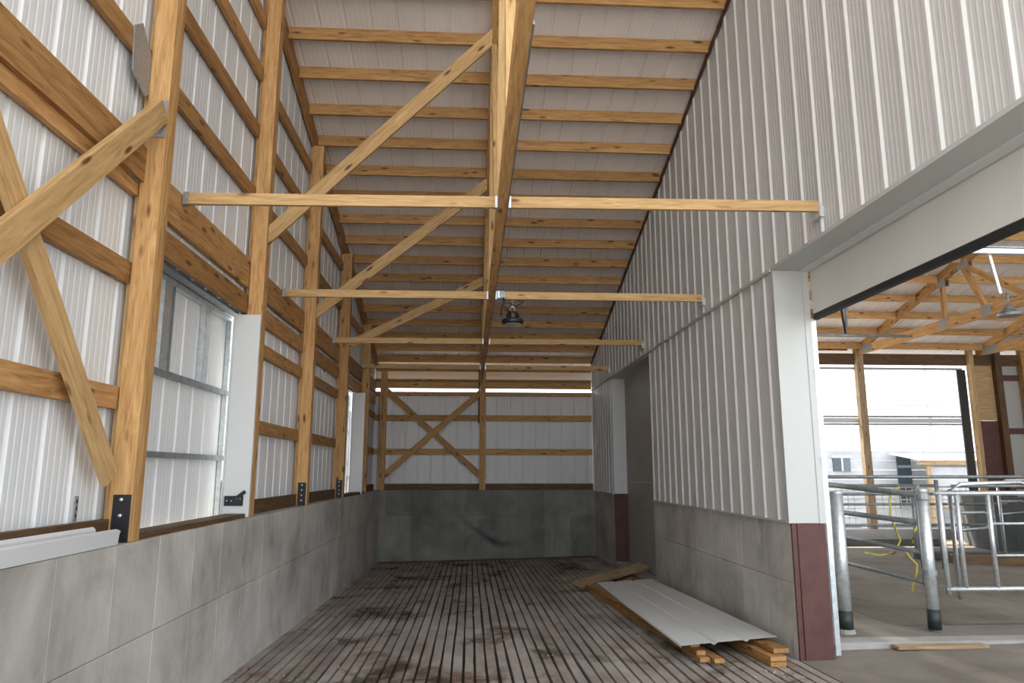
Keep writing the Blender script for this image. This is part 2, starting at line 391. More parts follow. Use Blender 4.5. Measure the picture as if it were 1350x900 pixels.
# X bracing and truss plates at the left foreground
def brace(name, a, b, t, wd, m, label, up, cat='brace', group=None, plates=()):
    e = empty(name, a, label, cat, group)
    board('beam', a, b, t, wd, m, e, up); return e
brace('diagonal_brace', (-2.075, 2.28, 2.09), (-2.075, 4.55, 4.30), 0.05, 0.145, 'pale', 'thick diagonal brace rising right to the grey plate on the near post', (0, -0.7, 0.7))
brace('diagonal_brace', (-2.13, 2.53, 4.05), (-2.13, 4.44, 1.90), 0.04, 0.14, 'pale', 'diagonal brace falling right to the foot of the near post', (0, 0.7, 0.7))
def plumb(name, a, b, t, wd, m, label, group=None):
    a, b = Vector(a), Vector(b); e = empty(name, a, label, 'brace', group)
    x = (b-a); L = x.length; x.normalize(); y = Vector((0, 1, 0)); z = x.cross(y); tn = x.z/x.x
    mt = Matrix((x, y, z)).transposed().to_4x4(); mt.translation = (a+b)/2
    me = bpy.data.meshes.new('brace'); h = wd/2
    vs = [(sx*L/2+sz*h*tn, sy*t/2, sz*h) for sx in (-1, 1) for sy in (-1, 1) for sz in (-1, 1)]
    me.from_pydata(vs, [], [(0, 1, 3, 2), (4, 6, 7, 5), (0, 4, 5, 1), (2, 3, 7, 6), (0, 2, 6, 4), (1, 5, 7, 3)]); me.update()
    obj('beam', me, m, mt, e); return e
def plate(parent, x0, x1, y, z0, z1): return box('plate', x0, x1, y-0.004, y, z0, z1, 'plate', parent)
tp = empty('connector_plate', (-2.1, 4.59, 4.15), 'grey toothed connector plate where the thick brace meets the near post', 'plate')
box('plate', -2.155, -2.055, 4.584, 4.590, 4.13, 4.40, 'plate', tp)
for kx in range(4):
    for kz in range(8): box('tooth', -2.145+kx*0.025, -2.139+kx*0.025, 4.581, 4.585, 4.15+kz*0.03, 4.163+kz*0.03, 'plate', tp)
tp = empty('connector_plate', (-2.2, 4.5, 4.45), 'large dark grey connector plate above the thick brace, on the side of the near post', 'plate')
hexa = [(4.33, 4.78), (4.43, 4.86), (4.60, 4.70), (4.62, 4.46), (4.55, 4.40), (4.36, 4.48)]
raw('plate', [(-2.192, y, z) for y, z in hexa]+[(-2.201, y, z) for y, z in hexa], [(0, 1, 2, 3, 4, 5), (11, 10, 9, 8, 7, 6)]+[(i, i+6, (i+1) % 6+6, (i+1) % 6) for i in range(6)], 'plate', tp)
tp = empty('connector_plate', (-2.2, 4.5, 3.95), 'pale grey connector plate under the thick brace by the near post', 'plate')
box('plate', -2.199, -2.193, 4.42, 4.592, 3.80, 4.16, 'galvdull', tp)

# sliding doors in the left wall
def sliding_door(name, y0, y1, label, full):
    d = empty(name, (-2.36, (y0+y1)/2, 1.53), label, 'door', kind='structure')
    xs = -2.40
    a = y0-0.4
    while a < y1+0.3:
        b = min(a+SW, y1+0.3)
        ribbed('door_skin', a, b, lambda u, h, v: (xs-0.03-h, u, v), lambda u: 1.45, lambda u: 3.62, 'siding', d); a = b
    for z in (3.42, 2.69, 2.065): board('frame_rail', (xs, y0-0.3, z), (xs, y1+0.22, z), 0.05, 0.045, 'galvdull' if z < 3 else 'galv', d)
    for yy in (y1+0.16, y1+0.30): board('frame_stile', (xs, yy, 1.50), (xs, yy, 3.40), 0.05, 0.04, 'galv', d, (1, 0, 0))
    board('frame_stile', (xs, y0+0.98, 2.71), (xs, y0+0.98, 3.40), 0.04, 0.04, 'galvdull', d, (1, 0, 0))
    board('frame_stile', (xs, y0+1.73, 2.71), (xs, y0+1.73, 3.40), 0.05, 0.14, 'galv', d, (0, 1, 0))
    board('frame_stile', (xs, y0+0.86, 2.71), (xs, y0+0.86, 3.40), 0.05, 0.14, 'galv', d, (0, 1, 0))
    box('sun_block_strip', -2.47, -2.266, y0+0.01, y1+0.4, 3.60, 3.63, 'galvdull', d)  # strip added to block sun leaking in above the door
    board('track', (-2.33, y0-0.1, 3.475), (-2.33, y1+0.2, 3.475), 0.09, 0.05, 'galvdull', d)
    tube('lock_rod', [(xs+0.045, y1+0.19, 1.55), (xs+0.045, y1+0.19, 3.1)], 0.012, 'galv', d, 8)
    tube('lock_foot', [(xs+0.045, y1+0.19, 1.52), (xs+0.045, y1+0.19, 1.85)], 0.026, 'galv', d, 8)
    return d
sliding_door('door_3', 4.75, 6.98, 'sliding door of white ribbed steel on a galvanized frame behind the near post', True)
sliding_door('door_4', 12.14, 14.06, 'far sliding door, a narrow strip of galvanized frame before the small white jamb', False)
for n, ya, yb, lb in (('trim_1', 6.955, 6.985, 'white jamb panel beside the near sliding door'), ('trim_2', 14.03, 14.06, 'narrow white jamb panel of the far sliding door on the left wall')):
    t = box(n, -2.30, -2.052, ya, yb, 1.522, 3.44, 'trim', None, 0.002); tag(t, lb, 'trim', kind='structure')
    box('trim_flange', -2.30, -2.29, ya-0.03, ya, 1.53, 3.44, 'trim', t)
    box('jamb_stud', -2.25, -2.062, yb+0.001, (7.13 if n == 'trim_1' else 14.5)-0.139, 1.53, 3.44, 'wood', t) if n == 'trim_1' else None
la = empty('door_latch', (-2.2, 6.94, 1.66), 'small black steel latch on the white jamb of the near sliding door', 'latch')
lp = box('latch_plate', -2.275, -2.105, 6.940, 6.952, 1.625, 1.715, 'black', la, 0.002)
board('latch_arm', (-2.16, 6.935, 1.70), (-2.085, 6.93, 1.755), 0.012, 0.03, 'black', la)
for bx in (-2.25, -2.21, -2.16, -2.13): tube('bolt', [(bx, 6.94, 1.67+0.02*(bx > -2.2)), (bx, 6.934, 1.67+0.02*(bx > -2.2))], 0.007, 'bolt', la, 6)

# ------------------------------------------------------------------ back wall
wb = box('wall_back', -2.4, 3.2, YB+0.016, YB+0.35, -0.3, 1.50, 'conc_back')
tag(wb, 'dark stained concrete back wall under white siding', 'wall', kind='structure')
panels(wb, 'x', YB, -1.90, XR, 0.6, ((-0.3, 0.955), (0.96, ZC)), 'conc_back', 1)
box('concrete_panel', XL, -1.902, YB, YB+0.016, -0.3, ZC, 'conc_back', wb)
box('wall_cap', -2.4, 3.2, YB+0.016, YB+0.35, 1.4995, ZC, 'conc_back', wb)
x = -2.27
while x < 2.95:
    b = min(x+SW, 2.95); ribbed('siding_panel', x, b, lambda u, h, v: (u, 16.96+h, v), lambda u: 1.50, lambda u: 3.79, 'siding', wb); x = b
for z, hh in ((2.385, 0.14), (3.165, 0.14), (3.73, 0.09), (3.96, 0.20)):
    for a, b in ((-2.24, 0.21), (0.35, 2.86)): board('girt', (a, 16.92, z), (b, 16.92, z), 0.038, hh, 'wood', wb)
board('header_board', (-2.24, 16.88, 4.045), (2.86, 16.88, 4.045), 0.038, 0.06, 'girt', wb)
board('eave_purlin', (-2.24, 16.90, 4.34), (2.86, 16.90, 4.34), 0.038, 0.16, 'girt', wb)
box('eave_gap_block', -2.40, -2.285, 16.98, 17.44, 3.70, 4.50, 'trim', wb)  # box added to close a bright gap at the eave corner
box('fascia', -2.4, 3.2, 17.42, 17.44, 3.95, 4.46, 'trim', wb)
box('soffit_strip', -2.4, 3.2, 17.12, 17.42, 3.95, 3.965, 'trim', wb)
for a, b in ((-1.96, 0.21), (0.35, 2.86)): board('grade_board', (a, 16.90, 1.587), (b, 16.90, 1.587), 0.04, 0.145, 'treated', wb)
p = empty('back_post', (0.28, 16.83, ZC), 'wooden post standing in the middle of the back wall', 'post')
for k in range(3): board('ply', (0.234+0.046*k, 16.83, ZC+0.004), (0.234+0.046*k, 16.83, 4.35), 0.14, 0.0445, 'wood', p, (1, 0, 0))
board('side_ply', (0.19, 16.80, 3.05), (0.19, 16.80, 4.35), 0.14, 0.038, 'treated', p, (1, 0, 0))
plumb('wall_brace', (-1.95, 16.745, 1.86), (0.20, 16.745, 3.74), 0.038, 0.135, 'wood', 'back wall diagonal brace rising to the right, on top of the crossing')
plumb('wall_brace', (-1.95, 16.79, 3.78), (0.20, 16.79, 1.87), 0.038, 0.135, 'wood', 'back wall diagonal brace falling to the right, behind the crossing')
brace('wall_brace', (-2.02, 16.2, 3.9), (-2.02, 16.74, 2.0), 0.038, 0.12, 'wood', 'short steep brace in the far left corner', (0, 1, 0))

# ------------------------------------------------------------------ right wall
wr = empty('wall_right', (XR, 9, 0), 'tall wall of white ribbed siding over concrete, pierced by two overhead doors', 'wall', kind='structure')
J0, J1, J2 = 6.49, 11.38, 14.50
for a, b in ((J0, J1), (J2, YB)):
    box('concrete_core', XR+0.016, 3.19, a+0.004, b, -0.2, 1.49, 'conc', wr)
    panels(wr, 'y', XR, a, b, 0.6096, ((-0.2, 0.956), (0.96, 1.492)), 'conc', 1)
    box('light_block_core', XR+0.025, 3.18, a+0.03, b-0.03, 1.492, 3.86, 'doorgrey', wr)  # unseen filler added behind the siding to block light
fR = lambda u, h, v: (XR-h, u, v)
for a0, b0 in ((J0, J1), (J2, YB+0.2)):
    y = a0
    while y < b0-0.01:
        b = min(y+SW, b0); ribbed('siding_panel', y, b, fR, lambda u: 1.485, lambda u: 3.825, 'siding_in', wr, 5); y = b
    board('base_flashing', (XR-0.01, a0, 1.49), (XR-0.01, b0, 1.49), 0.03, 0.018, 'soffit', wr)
y = -0.5
while y < 17.0:
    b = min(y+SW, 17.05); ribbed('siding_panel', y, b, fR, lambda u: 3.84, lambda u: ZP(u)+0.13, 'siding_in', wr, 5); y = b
raw('light_block_core', [(x, y, z) for x in (XR+0.025, 3.18) for y, z in ((Y0, 3.862), (16.95, 3.862), (16.95, ZP(16.95)+0.43), (Y0, ZP(Y0)+0.43))],
    [(0, 1, 2, 3), (7, 6, 5, 4), (0, 4, 5, 1), (1, 5, 6, 2), (2, 6, 7, 3), (3, 7, 4, 0)], 'doorgrey', wr)  # added light-blocking filler, its top raised to seal out stray sun
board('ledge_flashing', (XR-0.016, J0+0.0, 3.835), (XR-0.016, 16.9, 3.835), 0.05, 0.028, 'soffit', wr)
board('roof_edge_board', (XR-0.03, 3.0, ZP(3)-0.0), (XR-0.03, 16.8, ZP(16.8)-0.0), 0.025, 0.05, 'red', wr, UPN)
# door header and jambs
t = empty('trim_3', (3.0, 3, 3.83), 'grey header trim over the open doorway on the right', 'trim', kind='structure')
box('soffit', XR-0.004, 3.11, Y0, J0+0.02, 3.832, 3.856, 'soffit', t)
box('soffit_lip', 3.11, 3.205, Y0, J0+0.02, 3.815, 3.858, 'trim', t)
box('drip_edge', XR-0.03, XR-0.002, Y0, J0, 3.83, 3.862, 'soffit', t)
t = empty('trim_4', (3.04, J0, 1.48), 'wide white jamb trim beside the open doorway', 'trim', kind='structure')
box('jamb_face', XR-0.006, 3.20, J0-0.026, J0-0.002, 1.48, 3.83, 'soffit', t, 0.002)  # darker grey than the other jambs, offsets over-bright light on this face
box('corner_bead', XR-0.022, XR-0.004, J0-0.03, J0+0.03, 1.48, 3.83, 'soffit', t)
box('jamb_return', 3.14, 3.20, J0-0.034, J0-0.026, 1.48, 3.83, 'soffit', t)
t = empty('trim_5', (3.03, J2, 1.49), 'narrow white jamb trim of the far closed door on the right wall', 'trim', kind='structure')
box('jamb_face', XR-0.006, 3.17, J2-0.03, J2-0.002, 1.50, 3.80, 'trim', t, 0.002)
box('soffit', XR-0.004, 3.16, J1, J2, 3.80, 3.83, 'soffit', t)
box('near_jamb', XR+0.03, 3.17, J1+0.002, J1+0.03, 0.2, 3.80, 'trim', t)
for (ya, z0, z1, lb) in ((J0, 0.30, 1.478, 'red-brown painted column under the wide white jamb trim'), (J2, 0.19, 1.498, 'red-brown column under the white jamb of the far closed door')):
    c = empty('column', (3.04, ya, z0), lb, 'column', 'red-brown door columns')
    box('column_face', 2.925, 3.185, ya-0.04, ya-0.012, z0, z1, 'red', c, 0.004)
    box('column_flange', 2.879, 2.925, ya-0.03, ya-0.002, z0, z1, 'red', c, 0.003)
    box('column_web', 3.02, 3.08, ya-0.012, ya+0.0, z0, z1, 'red', c)
    box('base_strip', 2.925, 3.185, ya-0.044, ya-0.04, z0, z0+0.03, 'red', c)
d1 = empty('door_1', (3.25, 3, 3.38), 'raised pale overhead door, only its lowest section showing in the doorway', 'door', kind='structure')
for k in range(3): box('door_section', 3.225, 3.27, Y0+0.2, J0-0.03, 3.405+k*0.54, 3.405+(k+1)*0.54-0.005, 'door', d1, 0.003)
o = box('rubber_seal', 3.222, 3.272, Y0+0.2, J0-0.03, 3.345, 3.405, 'rubber', d1, 0.008); o['label'] = 'black rubber seal along the bottom edge'
d2 = empty('door_2', (3.16, 13, 0.2), 'closed grey overhead door in the far doorway of the right wall', 'door', kind='structure')
for k in range(7): box('door_section', 3.14, 3.185, J1+0.03, J2-0.02, 0.212+k*0.512, 0.212+(k+1)*0.512-0.003, 'doorgrey', d2, 0.002)
box('rubber_seal', 3.14, 3.185, J1+0.03, J2-0.02, 0.203, 0.212, 'rubber', d2)
box('door_sill', XR+0.005, 3.2, J1, J2+0.3, -0.1, 0.20, 'conc', wr, 0.006)
tr = empty('door_track', (3.29, J0-0.03, 0.39), 'galvanized vertical door track beside the red-brown column', 'track')
board('rail', (3.222, J0-0.02, 0.36), (3.222, J0-0.02, 3.36), 0.03, 0.045, 'galv', tr, (1, 0, 0))
board('angle', (3.197, J0-0.012, 0.45), (3.197, J0-0.012, 3.36), 0.02, 0.02, 'galvdull', tr, (1, 0, 0))
for z in (0.72, 1.25, 2.0, 2.8):
    for q in range(4): box('roller_clip', 3.19, 3.22, J0-0.045, J0-0.03, z+q*0.02, z+q*0.02+0.008, 'galv', tr)

# ------------------------------------------------------------------ roof over the bay
ce = empty('ceiling', (0.3, 9, 4.6), 'sloping roof of pale steel sheets on wooden purlins', 'roof', kind='structure')
x = -2.40
while x < 3.15:
    b = min(x+SW, 3.2)
    ribbed('roof_panel', x, b, lambda u, h, v: (u, v, ZP(v)+0.147+h), lambda u: Y0, lambda u: 17.45, 'roof', ce, 4); x = b
py = 7.207-0.597*6
while py < 16.9:
    for a, b in ((-2.19, 0.195), (0.272, XR-0.01)):
        yy = py+random.uniform(-0.012, 0.012)
        board('purlin', (a, yy+0.019, ZP(yy)+0.067), (b, yy+0.019+random.uniform(-.012, .012), ZP(yy)+0.067), 0.038, 0.15, 'wood', ce)
    py += 0.597

# ------------------------------------------------------------------ trusses
def truss(name, xc, wd, zb, y_heel, y_near, roof, joints, label, group, m1='wood', m2='wood', mw='pale', plates=True, ch=0.14):
    t = empty(name, (xc, y_heel, zb), label, 'truss', group)
    board('bottom_chord', (xc, y_near, zb+ch/2), (xc, y_heel, zb+ch/2), wd, ch, m1, t)
    hz = lambda y: max(roof(y)+0.0, zb+0.1)
    board('top_chord', (xc, y_near, hz(y_near)+0.03), (xc, y_heel, hz(y_heel)+0.03), wd, 0.19, m2, t, UPN)
    for ya, yb in joints:
        board('web', (xc, ya, zb+0.1), (xc, yb, hz(yb)-0.02), wd*0.92, 0.09, mw, t, (0, 1, 0.2))
        if plates:
            for s in (-1, 1):
                box('plate', *sorted((xc+s*(wd/2+0.001), xc+s*(wd/2+0.004))), ya-0.13, ya+0.13, zb+0.01, zb+0.2, 'plate', t)
                box('plate', *sorted((xc+s*(wd/2+0.001), xc+s*(wd/2+0.004))), yb-0.13, yb+0.13, hz(yb)-0.06, hz(yb)+0.1, 'plate', t)
    if plates:
        for s in (-1, 1): box('heel_plate', *sorted((xc+s*(wd/2+0.001), xc+s*(wd/2+0.004))), y_heel-0.75, y_heel-0.25, zb, zb+0.2, 'plate', t)
    return t
tc = truss('roof_truss', 0.2325, 0.074, 3.985, 16.74, -0.3, ZP, [(4.2, 4.4), (6.0, 4.6), (6.2, 7.8), (8.6, 8.0), (9.2, 11.2), (12.2, 11.6), (13.4, 14.0)],
           'wooden roof truss running down the middle of the bay', None, 'wood', 'wood', 'pale', False)
board('metal_edge', (0.274, 3.0, 3.99), (0.274, 12.5, 3.99), 0.007, 0.02, 'galvdull', tc)

# cross ties with hangers
TIES = [((-2.20, 5.30, 3.975), (2.865, 5.46, 4.085)), ((-2.20, 8.22, 3.975), (2.865, 8.48, 4.045)),
        ((-2.20, 11.32, 3.985), (2.865, 11.62, 4.045)), ((-2.20, 14.44, 4.03), (2.865, 14.58, 4.03))]
ORD = ['nearest', 'second', 'third', 'farthest']
for k, (a, b) in enumerate(TIES):
    a, b = Vector(a), Vector(b)
    f = lambda x: a+(b-a)*((x-a.x)/(b.x-a.x))
    for side, (p, q) in (('left', (f(-2.195), f(0.193))), ('right', (f(0.28), f(2.842)))):
        e = empty('cross_tie', p, '%s pale wooden cross tie, half between the middle truss and the %s wall' % (ORD[k], side), 'beam', 'cross ties under the roof')
        board('beam', p, q, 0.038, 0.089, 'pale', e)
        hx = q if side == 'left' else p
        dx = -0.02 if side == 'left' else 0.02
        box('hanger', min(hx.x, hx.x+dx), max(hx.x, hx.x+dx), hx.y-0.023, hx.y+0.023, hx.z-0.048, hx.z+0.048, 'galv', e)
        if side == 'left': box('end_bracket', p.x, p.x+0.04, p.y-0.024, p.y+0.024, p.z-0.05, p.z+0.05, 'plate', e)
        else:
            box('wall_block', q.x-0.01, XR-0.004, q.y-0.02, q.y+0.12, q.z-0.09, q.z+0.0, 'siding_in', e)
            box('end_bracket', q.x-0.012, q.x, q.y-0.026, q.y-0.019, q.z-0.09, q.z+0.03, 'galv', e)
KB = [((-2.055, 7.06, 4.28), (0.19, 7.06, 6.56)), ((-2.055, 9.42, 4.02), (0.19, 9.42, 5.86)), ((-2.055, 12.03, 4.04), (0.19, 12.03, 5.17))]
KL = ['longest knee brace, rising from the post behind the near white jamb to the truss', 'middle of the three knee braces rising to the truss', 'shortest, farthest knee brace rising to the truss']
for (a, b), l in zip(KB, KL): plumb('knee_brace', a, b, 0.038, 0.14, 'pale', l, 'knee braces')

# ------------------------------------------------------------------ lamp, junction box
lx, ly = 0.49, 8.42
L = empty('high_bay_lamp', (lx, ly, 3.66), 'round black high bay lamp hanging below the second cross tie', 'lamp')
lathe('reflector', [(0.105, 3.675), (0.13, 3.69), (0.135, 3.72), (0.12, 3.735), (0.06, 3.745)], (lx, ly, 0), 'black', L)
lathe('lens', [(0.0, 3.668), (0.095, 3.669), (0.104, 3.676)], (lx, ly, 0), 'lens', L)
hs = lathe('housing', [(0.068, 3.74), (0.072, 3.80), (0.062, 3.825), (0.03, 3.83)], (lx, ly, 0), 'black', L)
for k in range(12):
    t = 2*math.pi*k/12
    board('fin', (lx+0.068*math.cos(t), ly+0.068*math.sin(t), 3.745), (lx+0.068*math.cos(t), ly+0.068*math.sin(t), 3.80), 0.006, 0.03, 'black', hs, (math.cos(t), math.sin(t), 0))
tube('hook', [(lx+0.03*math.cos(t), ly, 3.83+0.03+0.03*math.sin(t)) for t in [i*0.5-1.5 for i in range(12)]], 0.005, 'bolt', L, 6)
for k in range(4): tube('chain_link', [(lx+0.012*math.cos(t)*(k % 2), ly+0.012*math.cos(t)*(1-k % 2), 3.895+k*0.028+0.02*math.sin(t)) for t in [i*0.7 for i in range(10)]], 0.004, 'bolt', L, 5)
tube('cable', [(lx, ly, 3.82), (lx-0.08, ly-0.02, 3.86), (lx-0.11, ly, 3.92), (lx-0.05, ly, 3.94), (lx+0.04, ly-.02, 3.90), (lx+0.1, ly, 3.93), (lx+0.14, ly, 3.96), (lx+0.06, ly+.01, 3.97), (lx-0.03, ly, 3.93), (lx+0.05, ly, 3.87)], 0.006, 'black', L, 6)
jb = empty('junction_box', (0.36, 8.33, 3.97), 'small grey junction box on the second cross tie by the truss, black cord dangling', 'box')
box('box_body', 0.30, 0.40, 8.29, 8.328, 3.965, 4.055, 'galv', jb, 0.004)
box('box_cover', 0.33, 0.395, 8.283, 8.29, 3.97, 4.05, 'galvdull', jb, 0.002)
tube('cord', [(0.37, 8.30, 3.97), (0.385, 8.29, 3.92), (0.36, 8.29, 3.87), (0.35, 8.29, 3.81), (0.345, 8.29, 3.76)], 0.014, 'black', jb, 6)

# ------------------------------------------------------------------ loose things in the bay
e = empty('channel_trim', (-2.12, 3.0, ZC), 'long white folded steel trim lying on the concrete ledge at lower left', 'trim')
def extr(name, prof, ya, yb, m, parent):
    n = len(prof); vs = [(x, ya, z) for x, z in prof]+[(x, yb, z) for x, z in prof]
    fs = [(i, (i+1) % n, (i+1) % n+n, i+n) for i in range(n)]+[tuple(range(n-1, -1, -1)), tuple(range(n, 2*n))]
    return raw(name, vs, fs, m, parent)
extr('front_channel', [(-2.045, 1.519), (-2.038, 1.60), (-2.06, 1.608), (-2.12, 1.60), (-2.125, 1.519)], 0.5, 4.44, 'trim', e)
extr('rear_channel', [(-2.127, 1.519), (-2.127, 1.612), (-2.145, 1.628), (-2.165, 1.625), (-2.172, 1.519)], 0.5, 4.34, 'trim', e)
e = empty('steel_strap', (-2.235, 4.35, 1.66), 'tiny punched grey strap on the siding left of the near post', 'strap')
box('strap', -2.258, -2.250, 4.33, 4.36, 1.66, 1.80, 'plate', e)
for k in range(3): box('slot', -2.250, -2.249, 4.338, 4.352, 1.68+k*0.04, 1.70+k*0.04, 'black', e)

def lumber(name, a, b, wd, t, m, label, group=None, lift=0.0):
    a = Vector(a); b = Vector(b)
    o = board(name, a, b, wd, t, m, None, (0, 0, 1), 0.003); return tag(o, label, 'board', group)
def onfloor(x, y, layer): return (x, y, ZF(x, y)+0.021+layer*0.041)
G = 'boards under the loose sheet'
lumber('lumber_board', onfloor(2.055, 6.52, 0), onfloor(1.80, 11.3, 0), 0.09, 0.038, 'girt', 'bottom board of the left stack under the loose steel sheet', G)
lumber('lumber_board', onfloor(2.05, 6.60, 1), onfloor(1.80, 11.2, 1), 0.085, 0.038, 'girt', 'middle board of the left stack under the loose steel sheet', G)
lumber('lumber_board', onfloor(2.04, 6.74, 2), onfloor(1.84, 10.9, 2), 0.085, 0.038, 'girt', 'top board of the left stack under the loose steel sheet', G)
lumber('lumber_board', onfloor(2.165, 6.46, 0), onfloor(1.96, 10.4, 0), 0.09, 0.038, 'girt', 'low board poking out right of the left stack under the sheet', G)
lumber('lumber_board', onfloor(2.60, 6.26, 0), onfloor(2.40, 11.0, 0), 0.14, 0.038, 'girt', 'bottom board of the right stack beside the concrete wall', G)
lumber('lumber_board', onfloor(2.61, 6.28, 1), onfloor(2.41, 11.0, 1), 0.14, 0.038, 'girt', 'middle board of the right stack beside the concrete wall', G)
lumber('lumber_board', onfloor(2.68, 6.38, 2), onfloor(2.44, 10.9, 2), 0.14, 0.038, 'girt', 'top board of the right stack beside the concrete wall', G)
# loose sheet: four flats separated by narrow ribs, resting on the stacks
A, B_, C_, D_ = Vector((1.84, 6.50, 0.0)), Vector((2.80, 6.72, 0.0)), Vector((2.74, 11.12, 0)), Vector((1.87, 10.88, 0))
us = [(0, -0.012), (0.006, 0.004), (0.30, 0.004), (0.325, -0.012), (0.345, -0.012), (0.37, 0.004), (0.63, 0.004), (0.655, -0.012), (0.675, -0.012), (0.70, 0.004), (0.994, 0.004), (1, -0.012)]
vs = []; fs = []; nn = 12
for j in range(nn+1):
    v = j/nn
    for u, h in us:
        p = A*(1-u)*(1-v)+B_*u*(1-v)+C_*u*v+D_*(1-u)*v
        z = ZF(p.x, p.y)+0.1465+h+0.006*math.sin(v*9+u*3)*0.3
        vs.append((p.x, p.y, z)); vs.append((p.x, p.y, z-0.0012))
k = len(us)
for j in range(nn):
    for i in range(k-1):
        a = 2*(j*k+i); b = 2*(j*k+i+1); c = 2*((j+1)*k+i+1); d = 2*((j+1)*k+i)
        fs.append((a, b, c, d)); fs.append((d+1, c+1, b+1, a+1))
for i in range(k-1): a = 2*i; fs.append((a, a+1, a+3, a+2))
for j in range(nn): a = 2*j*k; d = 2*(j+1)*k; fs.append((a, d, d+1, a+1))
o = raw('steel_sheet', vs, fs, 'loose'); tag(o, 'long loose grey-white steel sheet lying on two stacks of boards', 'sheet')
o = board('plank', (1.67, 11.55, 0.205), (2.99, 12.62, 0.35), 0.235, 0.040, 'plank', None, (-.1, -0.35, 1), 0.003)
tag(o, 'pale plank slanting up from the slats to the far door sill', 'board')
o = board('scrap_board', (2.35, 11.45, 0.215), (2.72, 12.3, 0.195), 0.14, 0.03, 'girt', None, (0, 0, 1), 0.003)
tag(o, 'short rust-brown scrap board under the slanting plank', 'board')
o = box('flat_plank', 3.88, 4.74, 6.66, 6.78, ZF(4.3, 6.72)+0.001, ZF(4.3, 6.72)+0.03, 'plank', None, 0.004)
tag(o, 'flat dirty plank lying against the kerb in the doorway', 'board')
vs = []; fs = []
for k in range(70):
    x = random.uniform(-1.9, 2.7); yy = random.uniform(6, 15.5) if k < 55 else random.uniform(6.0, 6.6); z = ZF(x, yy)
    if k >= 55: x = random.uniform(2.25, 2.85); yy = random.uniform(5.9, 6.2)
    z = ZF(x, yy); r = random.uniform(0.006, 0.014); s = len(vs)
    for ii in range(5):
        t = ii*1.2566+random.random()*0.5; vs.append((x+r*math.cos(t), yy+r*math.sin(t), z+0.001))
    vs.append((x, yy, z+r*0.7)); fs += [(s+i, s+(i+1) % 5, s+5) for i in range(5)]
o = raw('floor_chips', vs, fs, 'crumb'); tag(o, 'tiny pale chips scattered over the slatted floor', 'debris', kind='stuff')

# ------------------------------------------------------------------ barn beyond the doorway
BO = 0.30; ZB = lambda y: ZP(y)+BO
bc = empty('barn_ceiling', (9, 12, 5), 'barn roof of pale sheets on wooden purlins seen through the doorway', 'roof', kind='structure')
x = 3.19
while x < 16:
    b = min(x+SW, 16.2); ribbed('roof_panel', x, b, lambda u, h, v: (u, v, ZB(v)+0.147+h), lambda u: Y0, lambda u: 17.6, 'roof', bc, 3); x = b
TX = [6.35, 9.40, 12.45]
py = 7.207+0.3
while py < 17.0:
    for a, b in ((3.2, 6.33), (6.37, 9.36), (9.44, 12.41), (12.49, 15.6)):
        yy = py+random.uniform(-.01, .01)
        board('purlin', (a, yy, ZB(yy)+0.0725), (b, yy, ZB(yy)+0.067), 0.038, 0.15, 'wood', bc)
    py += 0.75
TLB = {6.35: 'barn roof truss mostly hidden behind the raised door', 9.40: 'barn roof truss seen in full through the doorway', 12.45: 'barn roof truss at the right edge of the picture'}
for xt in TX:
    t = truss('barn_truss', xt, 0.08, 4.72, 16.78, 5.5, lambda y: ZB(y)-0.09, [(13.45, 13.4), (12.25, 12.75), (11.2, 12.7), (9.6, 9.2), (11.0, 9.3)], TLB[xt], 'barn roof trusses', 'wood', 'wood', 'wood', True, 0.19)
bw = empty('barn_wall_back', (10, 16.8, 0.38), 'open-sided far wall of the barn with posts, rails and a wide window opening', 'wall', kind='structure')
box('kerb_wall', 3.3, 16.2, 16.62, 17.06, 0.3, 0.62, 'block', bw, 0.01)
board('header_beam', (3.2, 16.82, 4.635), (16.2, 16.82, 4.635), 0.09, 0.27, 'treated', bw)
board('purlin_plate', (3.2, 16.85, 4.9), (9.2, 16.85, 4.9), 0.04, 0.1, 'girt', bw)
for xx, ww, mm in ((6.4, 0.14, 'treated'), (9.40, 0.17, 'plank'), (12.20, 0.10, 'ply'), (12.88, 0.16, 'treated'), (13.55, 0.13, 'wood')):
    board('post', (xx, 16.74 if ww > 0.12 else 16.72, 0.386), (xx, 16.74 if ww > 0.12 else 16.72, 4.95), 0.15, ww, mm, bw, (1, 0, 0))
for z, hh, mm in ((4.42, 0.05, 'galvdull'), (3.245, 0.045, 'galvdull'), (3.15, 0.11, 'trim'), (3.06, 0.045, 'galvdull')):
    board('curtain_rail', (3.3, 16.90, z), (12.1, 16.90, z), 0.05, hh, mm, bw)
box('curtain_track', 11.95, 12.16, 16.86, 16.9, 0.6, 4.40, 'rubber', bw)
box('plywood_panel', 12.26, 12.80, 16.80, 16.82, 3.15, 4.50, 'ply', bw)
box('red_panel', 12.26, 12.80, 16.80, 16.82, 0.62, 3.145, 'red', bw)
box('pale_panel', 12.80, 13.50, 16.86, 16.88, 0.62, 4.5, 'doorgrey', bw)
for z in (1.6, 2.9, 4.2): board('cross_piece', (12.97, 16.83, z), (13.48, 16.83, z), 0.04, 0.14, 'red', bw)
box('white_door_panel', 13.50, 16.2, 16.82, 16.86, 0.62, 4.5, 'doorgrey', bw)
for z in (1.9, 2.45, 3.1, 3.55): lathe('round_bolt', [(0.05, 0), (0.05, 0.03), (0.02, 0.05)], (13.70, 16.77, z), 'bolt', bw, 10)
we = box('barn_wall_right', 16.2, 16.3, Y0, 17, 0, 8.5, 'siding', None); tag(we, 'plain white end wall of the barn', 'wall', kind='structure')
